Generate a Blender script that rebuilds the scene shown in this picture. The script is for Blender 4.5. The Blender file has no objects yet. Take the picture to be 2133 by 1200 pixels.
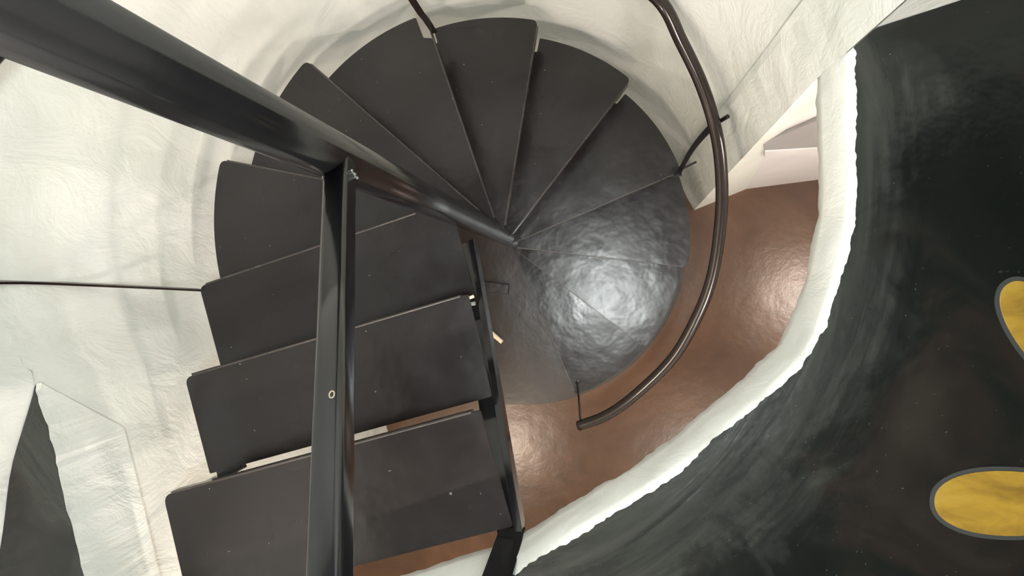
import bpy, bmesh, math, random
import numpy as np
from mathutils import Vector, Matrix, noise, geometry
random.seed(7)
SC = bpy.context.scene
COL = SC.collection

# ------------------------------------------------------------------ camera
CX, CY, F = 1066.5, 600.0, 1600.0          # photo centre and focal length in pixels
NX, NY = 1235.0, 578.6                     # where plumb lines meet in the photo
HC = 4.086                                 # eye height above the lower floor
dn = np.array([(NX-CX)/F, -(NY-CY)/F, -1.0]); dn /= np.linalg.norm(dn)
ex = np.array([1.0, 0, 0]) - dn[0]*dn; ex /= np.linalg.norm(ex)
up = -dn
ey = np.cross(up, ex)
cam_d = bpy.data.cameras.new('camera'); cam = bpy.data.objects.new('camera', cam_d); COL.objects.link(cam)
M = Matrix(((*ex, 0), (*ey, 0), (*up, 0), (0, 0, 0, 1)))
cam.matrix_world = Matrix.Translation((0, 0, HC)) @ M
cam_d.sensor_width = 36.0; cam_d.lens = 36.0*F/2133.0
cam_d.clip_start = 0.02
SC.camera = cam

def ray(u, v):
    d = np.array([(u-CX)/F, -(v-CY)/F, -1.0])
    return Vector((float(d@ex), float(d@ey), float(d@up)))
def P(u, v, z):                            # photo point on the level z
    d = ray(u, v); t = (z-HC)/d.z
    return Vector((d.x*t, d.y*t, z))

# ------------------------------------------------------------------ light
SC.view_settings.view_transform = 'Standard'
SC.view_settings.look = 'None'
SC.view_settings.exposure = 0.36
SC.view_settings.gamma = 1.0
SC.view_settings.use_curve_mapping = False
w = bpy.data.worlds.new('world'); SC.world = w; w.use_nodes = True
w.node_tree.nodes['Background'].inputs[0].default_value = (0.9, 0.95, 1, 1)
w.node_tree.nodes['Background'].inputs[1].default_value = 0.05

def area(name, loc, aim, size, power, colr, shape='DISK'):
    l = bpy.data.lights.new(name, 'AREA'); l.shape = shape; l.size = size; l.energy = power; l.color = colr
    o = bpy.data.objects.new(name, l); COL.objects.link(o); o.location = loc
    o.rotation_euler = (Vector(aim)-Vector(loc)).to_track_quat('-Z', 'Y').to_euler()
    return o
def bulb(name, loc, r, power, colr):
    l = bpy.data.lights.new(name, 'POINT'); l.shadow_soft_size = r; l.energy = power; l.color = colr
    o = bpy.data.objects.new(name, l); COL.objects.link(o); o.location = loc
    return o
area('ceiling_light_upper', (0.16, -0.20, 4.98), (0.16, -0.20, 0), 0.32, 54, (0.93, 0.985, 0.97))
bulb('pendant_landing', (-0.55, -2.15, 4.40), 0.03, 152, (1.0, 0.86, 0.77))
bulb('ceiling_bulb_lower_right', (1.68, -0.15, 2.25), 0.07, 30, (1.0, 0.86, 0.75))
bulb('fill_light_lower_middle', (0.95, -1.6, 2.2), 0.10, 50, (1.0, 0.88, 0.78))  # added fill, no known lamp here; brightens the shaded shaft wall
bulb('ceiling_bulb_lower_front', (-0.68, -1.38, 2.2), 0.09, 26, (1.0, 0.82, 0.66))

# ------------------------------------------------------------------ materials
def mat(name, base, rough=0.4, spec=0.5, coat=0.0):
    m = bpy.data.materials.new(name); m.use_nodes = True
    nt = m.node_tree; b = nt.nodes['Principled BSDF']
    b.inputs['Base Color'].default_value = (*base, 1); b.inputs['Roughness'].default_value = rough
    b.inputs['Specular IOR Level'].default_value = spec
    b.inputs['Coat Weight'].default_value = coat
    return m, nt, b
def N(nt, t, **kw):
    n = nt.nodes.new(t)
    for k, v in kw.items(): setattr(n, k, v)
    return n
def ramp(nt, src, stops, interp='LINEAR'):
    r = N(nt, 'ShaderNodeValToRGB'); cr = r.color_ramp; cr.interpolation = interp
    while len(cr.elements) < len(stops): cr.elements.new(0.5)
    for e, (p, c) in zip(cr.elements, stops):
        e.position = p; e.color = (*c, 1) if len(c) == 3 else c
    nt.links.new(src, r.inputs[0]); return r
def tex(nt, scale, detail=4, rough=0.55, stretch=(1, 1, 1), dist=0.0):
    g = N(nt, 'ShaderNodeNewGeometry'); mp = N(nt, 'ShaderNodeMapping')
    mp.inputs['Scale'].default_value = stretch
    nt.links.new(g.outputs['Position'], mp.inputs[0])
    t = N(nt, 'ShaderNodeTexNoise'); t.inputs['Scale'].default_value = scale
    t.inputs['Detail'].default_value = detail; t.inputs['Roughness'].default_value = rough
    t.inputs['Distortion'].default_value = dist
    nt.links.new(mp.outputs[0], t.inputs['Vector']); return t
def bump(nt, b, srcs):
    prev = None
    for s, strength, d in srcs:
        bp = N(nt, 'ShaderNodeBump'); bp.inputs['Strength'].default_value = strength; bp.inputs['Distance'].default_value = d
        nt.links.new(s, bp.inputs['Height'])
        if prev: nt.links.new(prev.outputs[0], bp.inputs['Normal'])
        prev = bp
    nt.links.new(prev.outputs[0], b.inputs['Normal'])

def plaster(name, c1, c2, rough=0.45, b1=0.38):
    m, nt, b = mat(name, c1, rough)
    t = tex(nt, 3.0, 6, 0.6, (1, 1, 0.5), 0.6)
    r = ramp(nt, t.outputs[0], [(0.35, c1), (0.7, c2)])
    nt.links.new(r.outputs[0], b.inputs['Base Color'])
    t2 = tex(nt, 9, 5, 0.6, (1, 1, 0.45), 1.2); t3 = tex(nt, 60, 4, 0.7, (1, 1, 0.5), 0.4)
    r3 = ramp(nt, t3.outputs[0], [(0.5, (0, 0, 0)), (0.75, (1, 1, 1))])
    bump(nt, b, [(t2.outputs[0], b1, 0.02), (r3.outputs[0], b1*0.35, 0.003)])
    return m
M_wall = plaster('white_plaster', (0.65, 0.67, 0.63), (0.75, 0.77, 0.75))
M_rim = plaster('white_rim_paint', (0.78, 0.80, 0.77), (0.86, 0.88, 0.86), 0.4, 0.25)
M_ceil = plaster('dark_ceiling_plaster', (0.035, 0.035, 0.038), (0.045, 0.045, 0.048), 0.7, 0.1)
M_smooth = plaster('smooth_white', (0.66, 0.64, 0.66), (0.74, 0.72, 0.73), 0.5, 0.1)
M_shadow = plaster('shadow_grey', (0.30, 0.29, 0.30), (0.36, 0.35, 0.36), 0.5, 0.1)

def black(name, c1, c2, rough, bs=0.12, scale=5, specks=False, spec=0.5):
    m, nt, b = mat(name, c1, rough, spec)
    t = tex(nt, scale, 3, 0.5, (1, 1, 1), 0.2)
    r = ramp(nt, t.outputs[0], [(0.35, c1), (0.7, c2)])
    nt.links.new(r.outputs[0], b.inputs['Base Color'])
    rr = ramp(nt, t.outputs[0], [(0.3, (rough*0.8,)*3), (0.75, (rough*1.3,)*3)])
    nt.links.new(rr.outputs[0], b.inputs['Roughness'])
    t2 = tex(nt, 7, 3, 0.5); t3 = tex(nt, 160, 3, 0.6)
    if specks:
        t4 = tex(nt, 75, 2, 0.4); sp = ramp(nt, t4.outputs[0], [(0.775, (0, 0, 0)), (0.79, (1, 1, 1))])
        mx = N(nt, 'ShaderNodeMixRGB'); mx.inputs[2].default_value = (0.16, 0.16, 0.15, 1)
        nt.links.new(sp.outputs[0], mx.inputs[0]); nt.links.new(r.outputs[0], mx.inputs[1]); nt.links.new(mx.outputs[0], b.inputs['Base Color'])
    t5 = tex(nt, 22, 4, 0.55, (1, 1, 1), 0.3)
    bump(nt, b, [(t2.outputs[0], bs, 0.02), (t5.outputs[0], bs*0.35, 0.003)])
    return m
M_tread = black('black_tread_enamel', (0.0105, 0.0080, 0.0078), (0.0135, 0.0104, 0.0102), 0.24, 0.15, specks=True, spec=0.42)
M_steel = black('black_gloss_enamel', (0.006, 0.006, 0.0065), (0.010, 0.010, 0.011), 0.16, 0.05)
M_lip = black('worn_brown_edge_enamel', (0.030, 0.024, 0.021), (0.05, 0.04, 0.035), 0.28, 0.1)
M_brownrail = black('dark_brown_gloss_enamel', (0.011, 0.007, 0.006), (0.016, 0.010, 0.009), 0.18, 0.05)

def brown(name, c1, c2, c3, rough):
    m, nt, b = mat(name, c1, rough)
    t = tex(nt, 1.6, 7, 0.62, (1, 1, 1), 0.8)
    r = ramp(nt, t.outputs[0], [(0.3, c1), (0.5, c2), (0.72, c3)])
    nt.links.new(r.outputs[0], b.inputs['Base Color'])
    t2 = tex(nt, 5, 5, 0.6); t3 = tex(nt, 45, 4, 0.65)
    bump(nt, b, [(t2.outputs[0], 0.14, 0.02), (t3.outputs[0], 0.05, 0.003)])
    return m
M_floor = brown('brown_polished_cement', (0.050, 0.021, 0.009), (0.080, 0.036, 0.016), (0.125, 0.060, 0.030), 0.24)
M_disc = brown('dark_brown_cement', (0.016, 0.0095, 0.0075), (0.022, 0.0135, 0.0105), (0.030, 0.019, 0.0145), 0.30)

# upper floor: near-black varnished cement with a brushed grey band of wear around the stairwell
m, nt, b = mat('black_polished_cement', (0.01, 0.012, 0.012), 0.22)
M_up = m
PX, PY = -0.370, 0.175
g = N(nt, 'ShaderNodeNewGeometry')
vm = N(nt, 'ShaderNodeVectorMath', operation='DISTANCE'); vm.inputs[1].default_value = (PX, PY, 2.605)
nt.links.new(g.outputs['Position'], vm.inputs[0])
t = tex(nt, 4.5, 6, 0.62, (1, 1, 1), 0.9)
ma = N(nt, 'ShaderNodeMath', operation='MULTIPLY_ADD'); ma.inputs[1].default_value = 0.55; nt.links.new(t.outputs[0], ma.inputs[0])
nt.links.new(vm.outputs['Value'], ma.inputs[2])
wear = ramp(nt, ma.outputs[0], [(0.0, (1, 1, 1)), (1.0, (0, 0, 0))])
mr = N(nt, 'ShaderNodeMapRange'); mr.inputs[1].default_value = 1.17; mr.inputs[2].default_value = 1.27; mr.inputs[3].default_value = 1; mr.inputs[4].default_value = 0
nt.links.new(ma.outputs[0], mr.inputs[0])
t4 = tex(nt, 2.3, 6, 0.6, (1, 1, 1), 1.0)
dark = ramp(nt, t4.outputs[0], [(0.40, (0.0025, 0.0038, 0.0032)), (0.52, (0.004, 0.0055, 0.0045)), (0.60, (0.010, 0.0085, 0.007)), (0.72, (0.016, 0.0135, 0.011))])
sub = N(nt, 'ShaderNodeVectorMath', operation='SUBTRACT'); sub.inputs[1].default_value = (PX, PY, 2.605); nt.links.new(g.outputs['Position'], sub.inputs[0])
sx = N(nt, 'ShaderNodeSeparateXYZ'); nt.links.new(sub.outputs[0], sx.inputs[0])
at = N(nt, 'ShaderNodeMath', operation='ARCTAN2'); nt.links.new(sx.outputs[1], at.inputs[0]); nt.links.new(sx.outputs[0], at.inputs[1])
cmb = N(nt, 'ShaderNodeCombineXYZ'); nt.links.new(vm.outputs['Value'], cmb.inputs[0]); nt.links.new(at.outputs[0], cmb.inputs[1])
mp5 = N(nt, 'ShaderNodeMapping'); mp5.inputs['Scale'].default_value = (30, 2.6, 1); nt.links.new(cmb.outputs[0], mp5.inputs[0])
t5 = N(nt, 'ShaderNodeTexNoise'); t5.inputs['Scale'].default_value = 1.0; t5.inputs['Detail'].default_value = 6; t5.inputs['Roughness'].default_value = 0.62; t5.inputs['Distortion'].default_value = 0.6
nt.links.new(mp5.outputs[0], t5.inputs['Vector'])
grey = ramp(nt, t5.outputs[0], [(0.35, (0.010, 0.012, 0.0105)), (0.75, (0.034, 0.037, 0.032))])
mx = N(nt, 'ShaderNodeMixRGB'); nt.links.new(mr.outputs[0], mx.inputs[0]); nt.links.new(dark.outputs[0], mx.inputs[1]); nt.links.new(grey.outputs[0], mx.inputs[2])
nt.links.new(mx.outputs[0], b.inputs['Base Color'])
t6 = tex(nt, 6, 4, 0.6); t7 = tex(nt, 140, 2, 0.5); sp = ramp(nt, t7.outputs[0], [(0.74, (0, 0, 0)), (0.79, (1, 1, 1))])
bump(nt, b, [(t6.outputs[0], 0.15, 0.02), (t5.outputs[0], 0.12, 0.005), (sp.outputs[0], 0.5, 0.002)])

m, nt, b = mat('yellow_inlay_paint', (0.62, 0.36, 0.03), 0.35); M_yel = m
t = tex(nt, 14, 5, 0.6, (0.6, 1.5, 1), 0.4)
r = ramp(nt, t.outputs[0], [(0.3, (0.13, 0.075, 0.010)), (0.55, (0.23, 0.145, 0.016)), (0.8, (0.28, 0.20, 0.05))])
nt.links.new(r.outputs[0], b.inputs['Base Color'])
M_ring = mat('grey_green_inlay_edge', (0.016, 0.019, 0.018), 0.5)[0]
M_pale = mat('pale_cream', (0.80, 0.68, 0.52), 0.5)[0]
M_rust = black('dark_rusty_iron', (0.003, 0.002, 0.002), (0.012, 0.006, 0.005), 0.45, 0.6, 40)
M_weld = black('silver_weld_spatter', (0.16, 0.17, 0.16), (0.35, 0.36, 0.34), 0.35, 0.8, 60)
M_tan = black('worn_tan_primer', (0.22, 0.17, 0.12), (0.32, 0.26, 0.19), 0.45, 0.5, 40)

# ------------------------------------------------------------------ helpers
def link(name, bm, material, parent=None, smooth=False, kind=None, bevel=0.0, angle=35):
    me = bpy.data.meshes.new(name); bmesh.ops.recalc_face_normals(bm, faces=bm.faces[:]); bm.to_mesh(me); bm.free()
    o = bpy.data.objects.new(name, me); COL.objects.link(o)
    me.materials.append(material)
    if smooth:
        for p in me.polygons: p.use_smooth = True
    if bevel:
        md = o.modifiers.new('bevel', 'BEVEL'); md.width = bevel; md.segments = 2; md.limit_method = 'ANGLE'; md.angle_limit = math.radians(angle)
        md.harden_normals = False
    if parent: o.parent = parent
    if kind: o['kind'] = kind
    return o
def empty(name, loc, label, cat, group=None):
    o = bpy.data.objects.new(name, None); COL.objects.link(o); o['label'] = label; o['category'] = cat
    o.empty_display_size = 0.1
    if group: o['group'] = group
    return o
def tag(o, label, cat, group=None):
    o['label'] = label; o['category'] = cat
    if group: o['group'] = group
    return o
def prism(pts, z0, z1, bm=None):
    bm = bm or bmesh.new()
    a = [bm.verts.new((p[0], p[1], z0)) for p in pts]; c = [bm.verts.new((p[0], p[1], z1)) for p in pts]
    n = len(pts)
    for i in range(n): bm.faces.new((a[i], a[(i+1) % n], c[(i+1) % n], c[i]))
    if n <= 4: bm.faces.new(a); bm.faces.new(c)
    else:
        for tri in geometry.tessellate_polygon([[Vector((p[0], p[1], 0)) for p in pts]]):
            bm.faces.new([a[i] for i in tri]); bm.faces.new([c[i] for i in tri])
    return bm
def rounded(pts, radii, seg=5):
    out = []; n = len(pts)
    for i, p in enumerate(pts):
        r = radii[i] if i < len(radii) else 0
        p = Vector(p[:2])
        if r <= 0: out.append(p); continue
        a = (Vector(pts[i-1][:2])-p).normalized(); c = (Vector(pts[(i+1) % n][:2])-p).normalized()
        s = p+a*r; e = p+c*r
        for k in range(seg+1):
            t = k/seg; out.append((1-t)**2*s+2*t*(1-t)*p+t*t*e)
    return out
def tube(path, r, seg=20, caps=True, bm=None, sx=1.0, prof=None, upv=None):
    bm = bm or bmesh.new(); path = [Vector(p) for p in path]; rings = []
    n = len(path); prev = None
    if prof is None: prof = [(math.cos(2*math.pi*k/seg)*r, math.sin(2*math.pi*k/seg)*r) for k in range(seg)]
    for i, p in enumerate(path):
        t = (path[min(i+1, n-1)]-path[max(i-1, 0)]).normalized()
        ref = Vector(upv) if upv is not None else (prev if prev else (Vector((0, 0, 1)) if abs(t.z) < 0.9 else Vector((1, 0, 0))))
        x = (ref-t*ref.dot(t)).normalized(); y = t.cross(x); prev = x
        rings.append([bm.verts.new(p+x*a+y*c) for a, c in prof])
    m_ = len(prof)
    for i in range(n-1):
        for k in range(m_):
            bm.faces.new((rings[i][k], rings[i][(k+1) % m_], rings[i+1][(k+1) % m_], rings[i+1][k]))
    if caps: bm.faces.new(rings[0]); bm.faces.new(rings[-1])
    return bm
def rrect(wd, hd, r, seg=4):
    out = []
    for (sx, sy, a0) in ((1, 1, 0), (-1, 1, 90), (-1, -1, 180), (1, -1, 270)):
        for k in range(seg+1):
            a = math.radians(a0+90*k/seg)
            out.append((sx*(wd/2-r)+r*math.cos(a), sy*(hd/2-r)+r*math.sin(a)))
    return out
def wallstrip(pts, z0, z1, nz=2, amp=0.0, dz=None):
    """a vertical wall along the plan line pts, lightly uneven like hand-laid plaster"""
    bm = bmesh.new(); cols = []
    c = Vector((PX, PY))
    for p in pts:
        col = []
        for j in range(nz+1):
            z = z0+(z1-z0)*j/nz; v = Vector((p[0], p[1], z))
            if amp:
                d = (Vector((p[0], p[1]))-c).normalized(); k = amp*0.8+noise.noise(v*2.2)*amp*0.6+noise.noise(v*7)*amp*0.25
                v += Vector((d.x, d.y, 0))*k
            col.append(bm.verts.new(v))
        cols.append(col)
    for i in range(len(pts)-1):
        for j in range(nz): bm.faces.new((cols[i][j], cols[i+1][j], cols[i+1][j+1], cols[i][j+1]))
    return bm
def resample(pts, step):
    out = []
    for a, c in zip(pts[:-1], pts[1:]):
        a = Vector(a); c = Vector(c); k = max(1, int((c-a).length/step))
        for i in range(k): out.append(a.lerp(c, i/k))
    out.append(Vector(pts[-1])); return out
def catmull(pts, step):
    pts = [Vector(p) for p in pts]; q = [2*pts[0]-pts[1]]+pts+[2*pts[-1]-pts[-2]]; out = []
    for i in range(1, len(q)-2):
        a, b_, c, d = q[i-1:i+3]; k = max(2, int((c-b_).length/step))
        for j in range(k):
            t = j/k
            out.append(0.5*((2*b_)+(c-a)*t+(2*a-5*b_+4*c-d)*t*t+(3*b_-a-3*c+d)*t**3))
    out.append(pts[-1]); return out
def pol(a, r, z=0.0):
    a = math.radians(a); return Vector((PX+r*math.cos(a), PY+r*math.sin(a), z))

RISE = 0.2004
ZF = 2.605                                 # top of the upper floor
ZC = 2.405                                 # its underside
TOP = 5.05
RW = 0.88

# ------------------------------------------------------------------ setting
# stairwell edge of the upper floor, from the north-east corner round to the tip on the left
edge = catmull([P(1775, 75, ZF), P(1774, 200, ZF), P(1778, 350, ZF), P(1764, 500, ZF), P(1702, 700, ZF), P(1620, 800, ZF), P(1500, 900, ZF),
        P(1400, 985, ZF), P(1200, 1110, ZF), P(1060, 1200, ZF)], 0.006)
n_curve = 0
edge += resample([edge[-1], Vector((-0.60, -0.735, ZF)), Vector((-0.985, -0.85, ZF))], 0.02)[1:]
n_curve = len(edge)
edge += resample([edge[-1], P(178, 1200, ZF), P(150, 1080, ZF), P(118, 950, ZF), P(75, 800, ZF)], 0.012)[1:]
cen = Vector((PX, PY, ZF))
jag = []
for i, p in enumerate(edge):
    d = (p-cen).normalized()
    k = 0.0 if i == 0 or i == len(edge)-1 else max(0.0, noise.noise(p*9)*0.007+noise.noise(p*31)*0.004+noise.noise(p*120)*0.0035+0.005)
    jag.append(p+d*k)
leftup = [P(75, 800, ZF), P(28, 960, ZF), P(8, 1100, ZF), Vector((-1.26, -0.75, ZF)), Vector((-1.34, -2.6, ZF))]
upper_poly = jag + resample(leftup, 0.05)[1:] + [Vector((3, -2.6, ZF)), Vector((3, 1.26, ZF)), P(1990, 4, ZF)]
bm = bmesh.new(); vs = [bm.verts.new(p) for p in upper_poly]
for tri in geometry.tessellate_polygon([upper_poly]): bm.faces.new([vs[i] for i in tri])
r_ = bmesh.ops.extrude_face_region(bm, geom=bm.faces[:])
for v in r_['geom']:
    if isinstance(v, bmesh.types.BMVert): v.co.z -= 0.012
link('floor_upper', bm, M_up, kind='structure')
# the white painted side of the slab
bm = bmesh.new(); rows = []
for i, (p, q) in enumerate(zip(jag[:n_curve], edge)):
    d = (q-cen).normalized(); d.z = 0
    col = [p+Vector((0, 0, 0.001)), q-d*0.002+Vector((0, 0, -0.013)), q-d*0.004+Vector((0, 0, -0.03))]
    for z in (2.55, 2.50, 2.45): col.append(Vector((q.x, q.y, z))-d*(0.008+0.004*noise.noise(Vector((q.x, q.y, z))*12)))
    k = noise.noise(q*14)*0.006+noise.noise(q*50)*0.003
    col.append(Vector((q.x, q.y, ZC))-d*(0.006+k)); col.append(Vector((q.x, q.y, ZC-0.004))+d*0.02)
    rows.append([bm.verts.new(c) for c in col])
for a, c in zip(rows[:-1], rows[1:]):
    for j in range(len(a)-1): bm.faces.new((a[j], c[j], c[j+1], a[j+1]))
link('trim_1', bm, M_rim, smooth=True, kind='structure')
bm = bmesh.new(); pr = None
for p, q in zip(jag[n_curve-1:], edge[n_curve-1:]):
    dd = (q-cen).normalized(); bm_mid = bm.verts.new(p-dd*0.002+Vector((0, 0, -0.016)))
    c = (bm.verts.new(p-dd*0.002+Vector((0, 0, 0.001))), bm_mid, bm.verts.new(Vector((q.x, q.y, ZF-0.02-0.22*min(1.0, (q-edge[-1]).length/0.14)))+(q-cen).normalized()*0.003))
    if pr:
        bm.faces.new((pr[0], c[0], c[1], pr[1])); bm.faces.new((pr[1], c[1], c[2], pr[2]))
    pr = c
link('trim_4', bm, M_wall, kind='structure')
# underside of the slab, ceiling of the room below
low = [Vector((p.x, p.y, 0)) for p in edge[:n_curve-1]] + [Vector((-0.99, -0.86, 0)), Vector((-1.5, -1.0, 0)), Vector((-1.5, -2.6, 0)), Vector((3, -2.6, 0)), Vector((3, 1.26, 0))]
bm = bmesh.new()
for z in (ZC, ZC+0.03):
    vs = [bm.verts.new((p.x, p.y, z)) for p in low]
    for tri in geometry.tessellate_polygon([low]): bm.faces.new([vs[i] for i in tri])
link('ceiling_lower', bm, M_wall, kind='structure')
# lower floor
bm = prism([(-1.9, -2.6), (3, -2.6), (3, 1.3), (-1.9, 1.3)], -0.05, 0)
link('floor', bm, M_floor, kind='structure')
# round shaft wall, full height
arc = [pol(a, RW) for a in np.arange(26.0, 207.1, 2.0)]
tip = arc[-1]
# below the slab the wall follows the straight flight, above it stands back behind the ledge
low_left = arc[:-1]+resample([P(75, 800, ZF), P(118, 950, ZF), P(178, 1200, ZF), (-0.985, -0.85, 0), (-1.25, -1.0, 0), (-1.45, -2.6, 0)], 0.04)
low_left = [Vector((p[0], p[1], 0)) for p in low_left]
bmw_ = wallstrip(low_left, 0, ZF-0.004, 46, 0.008)
for v in bmw_.verts:                       # the lower wall leans out beneath the straight flight
    if v.co.y < tip.y: v.co.x -= 0.12*(1-v.co.z/ZF)*min(1.0, (tip.y-v.co.y)/0.35)
link('wall_shaft', bmw_, M_wall, smooth=True, kind='structure')
up_left = arc[:-3]+catmull([arc[-3], arc[-2]]+[Vector((p.x, p.y, 0)) for p in leftup[:1]]+[Vector((p[0], p[1], 0)) for p in resample(leftup[1:], 0.3)], 0.03)
link('wall_left', wallstrip(up_left, ZF-0.004, TOP, 46, 0.008), M_wall, smooth=True, kind='structure')
# the short pier between shaft and room: crease at the shaft, leaning arris at the room
E0 = P(1445, 438, 0); E1 = P(1700, 165, ZC)
def pier(t, z):
    a = pol(26.0, RW); e = E0.lerp(E1, min(z/ZC, 1.0))
    return Vector((a.x, a.y, z)).lerp(Vector((e.x, e.y, z)), t)
bm = bmesh.new(); g_ = []
for j in range(61):
    z = TOP*j/60; row = []
    for i in range(9):
        p = pier(i/8, z); p += Vector((0.7, 0.7, 0))*(noise.noise(p*9)*0.006 if 0 < i else noise.noise(p*2.2)*0.01)
        row.append(bm.verts.new(p))
    g_.append(row)
for a, c in zip(g_[:-1], g_[1:]):
    for i in range(8): bm.faces.new((a[i], a[i+1], c[i+1], c[i]))
# return of the pier towards the lower north wall
def nwall(x): return 0.365+0.12*x
zz = [0, 0.4, 0.8, 1.2, 1.6, 2.0, ZC]
prev = None
for z in zz:
    e = pier(1, z); k = min(z/1.6, 1); bx_ = 0.79*(1-k)+0.56*k
    if bx_ < e.x+0.03: bx_ = e.x+0.03
    cur = (bm.verts.new(e), bm.verts.new((bx_, nwall(bx_), z)))
    if prev: bm.faces.new((prev[0], prev[1], cur[1], cur[0]))
    prev = cur
link('wall_pier', bm, M_wall, smooth=False, kind='structure')
bm = wallstrip([(0.50, nwall(0.50)), (3, nwall(3))], 0, ZC+0.01, 1)
link('wall_back', bm, M_smooth, kind='structure')
c0 = P(1775, 75, ZF)
ua = pier(1, ZF)
bm = wallstrip(resample([(ua.x, ua.y, 0), (c0.x, c0.y+0.002, 0), P(1990, 4, ZF), (3, 1.26, 0)], 0.05), ZF-0.02, TOP, 20, 0.006)
link('wall_back_upper', bm, M_wall, smooth=True, kind='structure')
link('wall_right', wallstrip([(3, -2.6), (3, 1.3)], 0, TOP, 1), M_wall, kind='structure')
link('wall_front', wallstrip([(-1.9, -2.6), (3, -2.6)], 0, TOP, 1), M_wall, kind='structure')
link('ceiling', prism([(-1.9, -2.6), (3, -2.6), (3, 1.3), (-1.9, 1.3)], TOP, TOP+0.05), M_ceil, kind='structure')
# ledge and a grey panel standing in for a shadow on the lower back wall
def onwall(u, v):
    d = ray(u, v); t = 0.365/(d.y-0.12*d.x); return Vector((d.x*t, d.y*t, HC+d.z*t))
nn = Vector((0.12, -1, 0)).normalized()
def board(px, th, name, m):
    bm = bmesh.new(); q = [onwall(*p) for p in px]
    a = [bm.verts.new(p) for p in q]; c = [bm.verts.new(p+nn*th) for p in q]; n = len(q)
    for i in range(n): bm.faces.new((a[i], a[(i+1) % n], c[(i+1) % n], c[i]))
    bm.faces.new(a); bm.faces.new(c)
    return link(name, bm, m, kind='structure', bevel=0.002)
board([(1588, 291), (1760, 217), (1760, 296), (1592, 306)], 0.012, 'shadow_panel', M_shadow)  # cast shadow put into the colour of a thin panel
board([(1592, 306), (1760, 296), (1760, 312), (1592, 321)], 0.015, 'trim_3', M_smooth)

# ------------------------------------------------------------------ staircase
stair = empty('spiral_staircase', (0, 0, 0), 'black painted steel spiral staircase winding down around a round centre pole', 'staircase')
pole = link('centre_pole', tube([(PX, PY, 0.0), (PX, PY, TOP)], 0.034, 48), M_steel, stair, smooth=True)
NOSE = {1: 290.3, 2: 320.7, 3: 350.9, 4: 20.3, 5: 49.6, 6: 78.3, 7: 106.5, 8: 136.6, 9: 166.2, 10: 194.8}
TH = 0.010
def tread(poly, radii, k, nose, lip_in=0.0):
    z = k*RISE
    o = link('tread', prism(rounded(poly, radii), z-TH, z), M_tread, stair, bevel=0.003)
    # down-turned front lip
    a, c = Vector(nose[0][:2]), Vector(nose[1][:2]); d = (c-a).normalized(); nrm = Vector((-d.y, d.x))
    if (a+nrm*0.1-Vector((sum(p[0] for p in poly)/len(poly), sum(p[1] for p in poly)/len(poly)))).length > (a-nrm*0.1-Vector((sum(p[0] for p in poly)/len(poly), sum(p[1] for p in poly)/len(poly)))).length: nrm = -nrm
    a = a+d*0.02-nrm*0.0035; c = c-d*0.02-nrm*0.0035
    link('front_lip', prism([a, c, c+nrm*0.005, a+nrm*0.005], z-0.034, z+0.0008), M_lip, o, bevel=0.0012)
    return o
for k in range(1, 10):
    a0 = NOSE[k]; a1 = NOSE[k+1]
    if a1 < a0: a1 += 360
    R = {1: 0.817, 2: 0.796, 3: 0.80, 4: 0.785, 5: 0.80, 6: 0.805, 7: 0.79, 8: 0.80, 9: 0.803}[k]
    a1 += 0.4
    off = 0.034
    # nosing edge runs tangent to the pole, rear edge along the next nosing
    n0 = pol(a0-70, off); n1 = pol(a1-70, off*0.7)
    outer = [pol(a, R) for a in np.linspace(a0, a1, 16)]
    tv = Vector((-math.sin(math.radians(a1)), math.cos(math.radians(a1)), 0))*0.028
    rear = [pol(a1, R-0.055), pol(a1, R-0.060)+tv, n1+tv*0.5]
    poly = [n0]+outer+rear
    radii = [0, 0.022]+[0]*14+[0.004, 0.004, 0.002, 0]
    if k in (7,): poly = [n0, pol(a0-0.2, 0.700), pol(a0+2.2, 0.712)]+[pol(a, R) for a in np.linspace(a0+2.4, a1, 14)]+rear; radii = [0, .004, .004, .006]
    o = tread(poly, radii, k, (n0, outer[0]))
def q2(u, v, k): p = P(u, v, k*RISE); return (p.x, p.y)
# straight top flight
p10 = [q2(415, 597, 10), q2(465, 783, 10), q2(994, 634, 10), q2(948, 460, 10), q2(880, 440, 10)]
tread(p10, [0.02, 0.006, 0.006, 0.012, 0.01], 10, (p10[0], p10[4]))
p11 = [q2(385, 787, 11), q2(437, 987, 11), q2(1025, 826, 11), q2(975, 613, 11)]
tread(p11, [0.02, 0.005, 0.005, 0.004], 11, (p11[0], p11[3]))
p12 = [q2(340, 1032, 12), (-0.928, -0.765), q2(1067, 1097, 12), q2(1000, 855, 12)]
tread(p12, [0.022, 0.005, 0.005, 0.004], 12, (p12[0], p12[3]))
# inner stringer: raking flat bar under the inner ends of the straight treads
sd = Vector((0.072, -0.252)).normalized(); sn = Vector((-sd.y, sd.x))     # sn points to the open side (+x)
if sn.x < 0: sn = -sn
s0 = Vector((-0.362, 0.110)); s1 = Vector((-0.168, -0.570))
def zs(p): return 2.40-0.012+ (p.y+0.56)*(-0.2004/0.252)
bm = bmesh.new()
def slab(bm, a, c, off0, off1, za, zb, dep):
    vs = []
    for p, z in ((a, za), (c, zb)):
        for o_ in (off0, off1):
            for d in (0, -dep): vs.append(bm.verts.new((p.x+sn.x*o_, p.y+sn.y*o_, z+d)))
    for f in ((0, 1, 3, 2), (4, 5, 7, 6), (0, 2, 6, 4), (1, 3, 7, 5), (0, 1, 5, 4), (2, 3, 7, 6)): bm.faces.new([vs[i] for i in f])
slab(bm, s0, s1, -0.004, 0.014, zs(s0), zs(s1), 0.07)
slab(bm, s0, s1, -0.050, -0.004, zs(s0)-0.040, zs(s1)-0.040, 0.006)
link('stringer', bm, M_steel, stair, bevel=0.0015)
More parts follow.
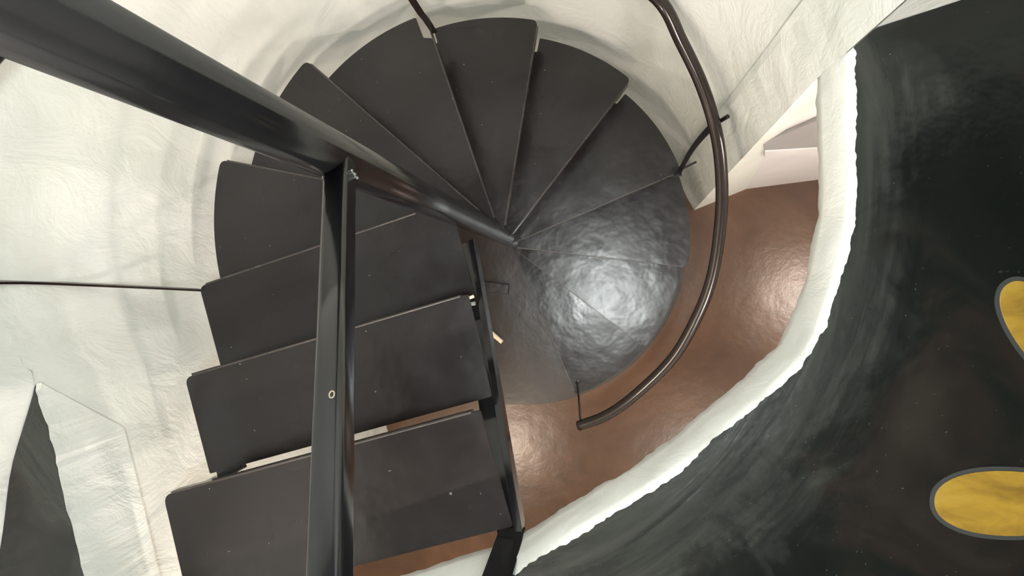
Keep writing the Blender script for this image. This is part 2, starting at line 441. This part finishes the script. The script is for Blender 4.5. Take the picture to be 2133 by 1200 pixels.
# lugs that join the outer end of one straight tread to the next
for (u, v, k) in ((470, 972, 11), (488, 745, 10)):
    p = Vector(q2(u, v, k)); a = math.radians(16.3); d = Vector((math.cos(a), math.sin(a))); n_ = Vector((-d.y, d.x))
    q = [p-d*0.035-n_*0.016, p+d*0.035-n_*0.016, p+d*0.035+n_*0.012, p-d*0.035+n_*0.012]
    link('tread_bracket', prism(q, k*RISE-0.04, k*RISE-TH), M_steel, stair, bevel=0.002)
    link('tread_bracket', prism([p-d*0.030-n_*0.020, p+d*0.035-n_*0.020, p+d*0.035-n_*0.014, p-d*0.030-n_*0.014], k*RISE-0.04, (k+1)*RISE-TH), M_steel, stair, bevel=0.001)
bm = bmesh.new()
for i in range(26):
    u = random.gauss(930, 9); v = 458+(u-930)*0.12+random.gauss(0, 1.8)
    bmesh.ops.create_icosphere(bm, subdivisions=1, radius=random.uniform(0.0018, 0.0045), matrix=Matrix.Translation(P(u, v, 10*RISE))@Matrix.Diagonal((1.4, 1, 0.5, 1)))
link('weld_bead', bm, M_tan, stair, smooth=True)
# small bolts between stringer and tread 11
link('stringer_bolt', tube([P(975, 622, 2.17), P(987, 617, 2.17)], 0.004, 10), M_pale, stair)
link('stringer_bolt', tube([P(978, 634, 2.13), P(990, 632, 2.13)], 0.005, 10), M_weld, stair)
# sloping tube from the pole up to the newel
r0 = Vector((PX+0.016, PY-0.012, 3.035)); r1 = Vector((-0.181, -0.555, 3.60))
rail = link('inner_handrail', tube([r0, r1], 0, prof=rrect(0.040, 0.036, 0.008), upv=(0, 0, 1)), M_steel, stair, smooth=False, bevel=0.0)
for p in rail.data.polygons: p.use_smooth = True
rm = rail.modifiers.new('es', 'EDGE_SPLIT') if False else None
# weld at the pole
bm = bmesh.new()
for i in range(34):
    a = random.uniform(0, 2*math.pi); d = (r1-r0).normalized()
    rr = random.uniform(0.012, 0.024)
    p = r0+d*0.024+Vector((math.cos(a)*rr, 0.0, math.sin(a)*rr))+d*random.uniform(-0.006, 0.008)
    bmesh.ops.create_icosphere(bm, subdivisions=1, radius=random.uniform(0.0015, 0.004), matrix=Matrix.Translation(p))
link('weld_bead', bm, M_weld, rail, smooth=True)
# ring shaped screw head on the tube
d = (r1-r0).normalized(); t_ = 0.42
pt = r0.lerp(r1, t_); nrm = (Vector((0, 0, 1))-d*d.z).normalized()
bm = bmesh.new(); ctr = pt+nrm*0.0202+d.cross(nrm)*(-0.006)
side = d.cross(nrm)
ringp = [ctr+(d*math.cos(a)+side*math.sin(a)*0.7)*0.0042 for a in np.linspace(0, 2*math.pi, 17)]
tube(ringp, 0.0009, 6, False, bm)
link('screw_head', bm, M_tan, rail, smooth=True)
# newel post at the top of the flight
nb = P(1063, 1108, 2.40)
ang = math.radians(16)
def sq(c, wd, hd, a):
    return [(c[0]+math.cos(a)*x-math.sin(a)*y, c[1]+math.sin(a)*x+math.cos(a)*y) for x, y in ((-wd/2, -hd/2), (wd/2, -hd/2), (wd/2, hd/2), (-wd/2, hd/2))]
nc = (nb.x+0.002, nb.y-0.022)
link('newel_post', prism(sq(nc, 0.060, 0.040, math.radians(3)), 2.36, 3.64), M_steel, stair, bevel=0.003)

# ------------------------------------------------------------------ outer railing
railing = empty('stair_railing', (0, 0, 0), 'dark brown round handrail on flat bar balusters following the outer edge of the spiral stair', 'railing')
def zr(a): return 1.60+0.0068*(a-18)
def solve(u, v):
    best = None
    for z in np.arange(0.7, 2.6, 0.003):
        p = P(u, v, z); a = math.degrees(math.atan2(p.y-PY, p.x-PX)); e = abs(z-zr(a))
        if best is None or e < best[0]: best = (e, p)
    return best[1]
ctrl = [solve(*p) for p in [(1206, 887), (1262, 866), (1320, 826), (1400, 748), (1452, 660), (1485, 570), (1502, 450), (1502, 350), (1490, 268), (1463, 180), (1420, 88), (1368, -5)]]
z_end = ctrl[-1].z; a_end = math.degrees(math.atan2(ctrl[-1].y-PY, ctrl[-1].x-PX))
for a in range(int(a_end)+12, 196, 12): ctrl.append(pol(a, 0.80, z_end+(a-a_end)*0.0082))
zl = ctrl[-1].z
ctrl += [Vector((-1.118, -0.15, zl+0.13)), Vector((-1.03, -0.46, zl+0.38)), Vector((-0.97, -0.78, zl+0.62))]
hr = link('handrail', tube(catmull(ctrl, 0.02), 0.0205, 20), M_brownrail, railing, smooth=True)
def bar(path, wd=0.020, th=0.005, radial=None, name='baluster'):
    path = catmull(path, 0.05)
    c = Vector((PX, PY, 0)); m_ = path[0]-c; m_.z = 0
    ref = radial if radial is not None else m_.normalized()
    return link(name, tube(path, 0, prof=rrect(th, wd, 0.001, 1), upv=ref), M_brownrail, railing)
def railpt(a):
    best = min(catmull(ctrl, 0.02), key=lambda p: abs(((math.degrees(math.atan2(p.y-PY, p.x-PX))-a+180) % 360)-180)); return best
b1 = bar([P(1203, 797, 0.2), P(1207, 842, 0.68), P(1209, 874, 1.02)], 0.008, 0.014)
p0 = P(1414, 360, 0.79)
b2 = bar([p0, P(1436, 320, 1.10), P(1458, 290, 1.36), P(1484, 262, 1.60)], 0.024, 0.004)
b3 = bar([P(905, 68, 6.9*RISE), P(887, 40, 1.60), P(862, 5, 1.78), railpt(107)], 0.022, 0.004)
b4 = bar([P(417, 604, 1.995), P(200, 594, 2.31), P(0, 588, 2.60), railpt(194)], 0.015, 0.006, Vector((0.3, 1, 0)))
def pin(a, c, r, parent, m=M_steel, name='wall_anchor'):
    return link(name, tube([a, c], r, 10), m, parent, smooth=False)
pin(P(1412, 356, 0.80), P(1451, 337, 0.83), 0.0045, b2)
pin(P(1492, 257, 1.60), P(1517, 242, 1.64), 0.007, b2)
pin(P(1198, 796, 0.205), P(1206, 800, 0.205), 0.006, b1, M_brownrail, 'foot_clip')
link('foot_clip', prism([q2(1400, 350, 4), q2(1418, 347, 4), q2(1420, 366, 4), q2(1404, 368, 4)], 0.79, 0.812), M_steel, b2, bevel=0.001)
bmw = bmesh.new()
for (u, v) in ((872, 43), (869, 37), (866, 31)): bmesh.ops.create_icosphere(bmw, subdivisions=1, radius=0.004, matrix=Matrix.Translation(P(u, v, 7*RISE+0.002)))
link('weld_bead', bmw, M_tan, b3, smooth=True)

# ------------------------------------------------------------------ things on the floors
disc = link('base_slab', prism([pol(a, 0.853) for a in np.arange(0, 360, 3)], 0.0, 0.008), M_disc, bevel=0.002)
tag(disc, 'low dark brown round slab on the lower floor beneath the spiral stair', 'slab')
st = link('metal_strip', prism([q2(996, 584, 0), q2(1062, 592, 0), q2(1060, 612, 0), q2(998, 606, 0)], 0.008, 0.034), M_rust, bevel=0.003)
tag(st, 'small rusty dark metal strip lying on the round slab beside the stringer', 'metal strip')
pg = link('light_streak_rod', tube([P(1016, 687, 0.021), P(1046, 713, 0.021)], 0.012, 14), M_pale, smooth=False, bevel=0.001)  # pale rod in place of a streak of light spilled on the slab
tag(pg, 'short pale rod on the dark round slab, standing in for a streak of reflected light', 'light streak')
def oval(cu, cv, au, av, rot, label):
    c = P(cu, cv, ZF); s = (HC-ZF)/F
    def pts(k, grow=0):
        a_, b_ = au*s+grow, av*s+grow; r = math.radians(rot); out = []
        for t in np.linspace(0, 2*math.pi, 64, endpoint=False):
            x, y = a_*math.copysign(abs(math.cos(t))**0.9, math.cos(t)), b_*math.copysign(abs(math.sin(t))**0.9, math.sin(t))
            out.append((c.x+x*math.cos(r)-y*math.sin(r), c.y+x*math.sin(r)+y*math.cos(r)))
        return out
    o = link('petal_inlay', prism(pts(1), ZF, ZF+0.003), M_yel, bevel=0.0008)
    link('inlay_edge', prism(pts(1, 0.008), ZF, ZF+0.0015), M_ring, o)
    tag(o, label, 'floor inlay', 'yellow petals set in the dark upper floor')
oval(2092, 1048, 132, 64, 0, 'yellow oval petal lying level in the dark floor at the lower right')
oval(2168, 690, 112, 50, -56, 'slanting yellow oval petal in the dark floor, cut by the right edge')
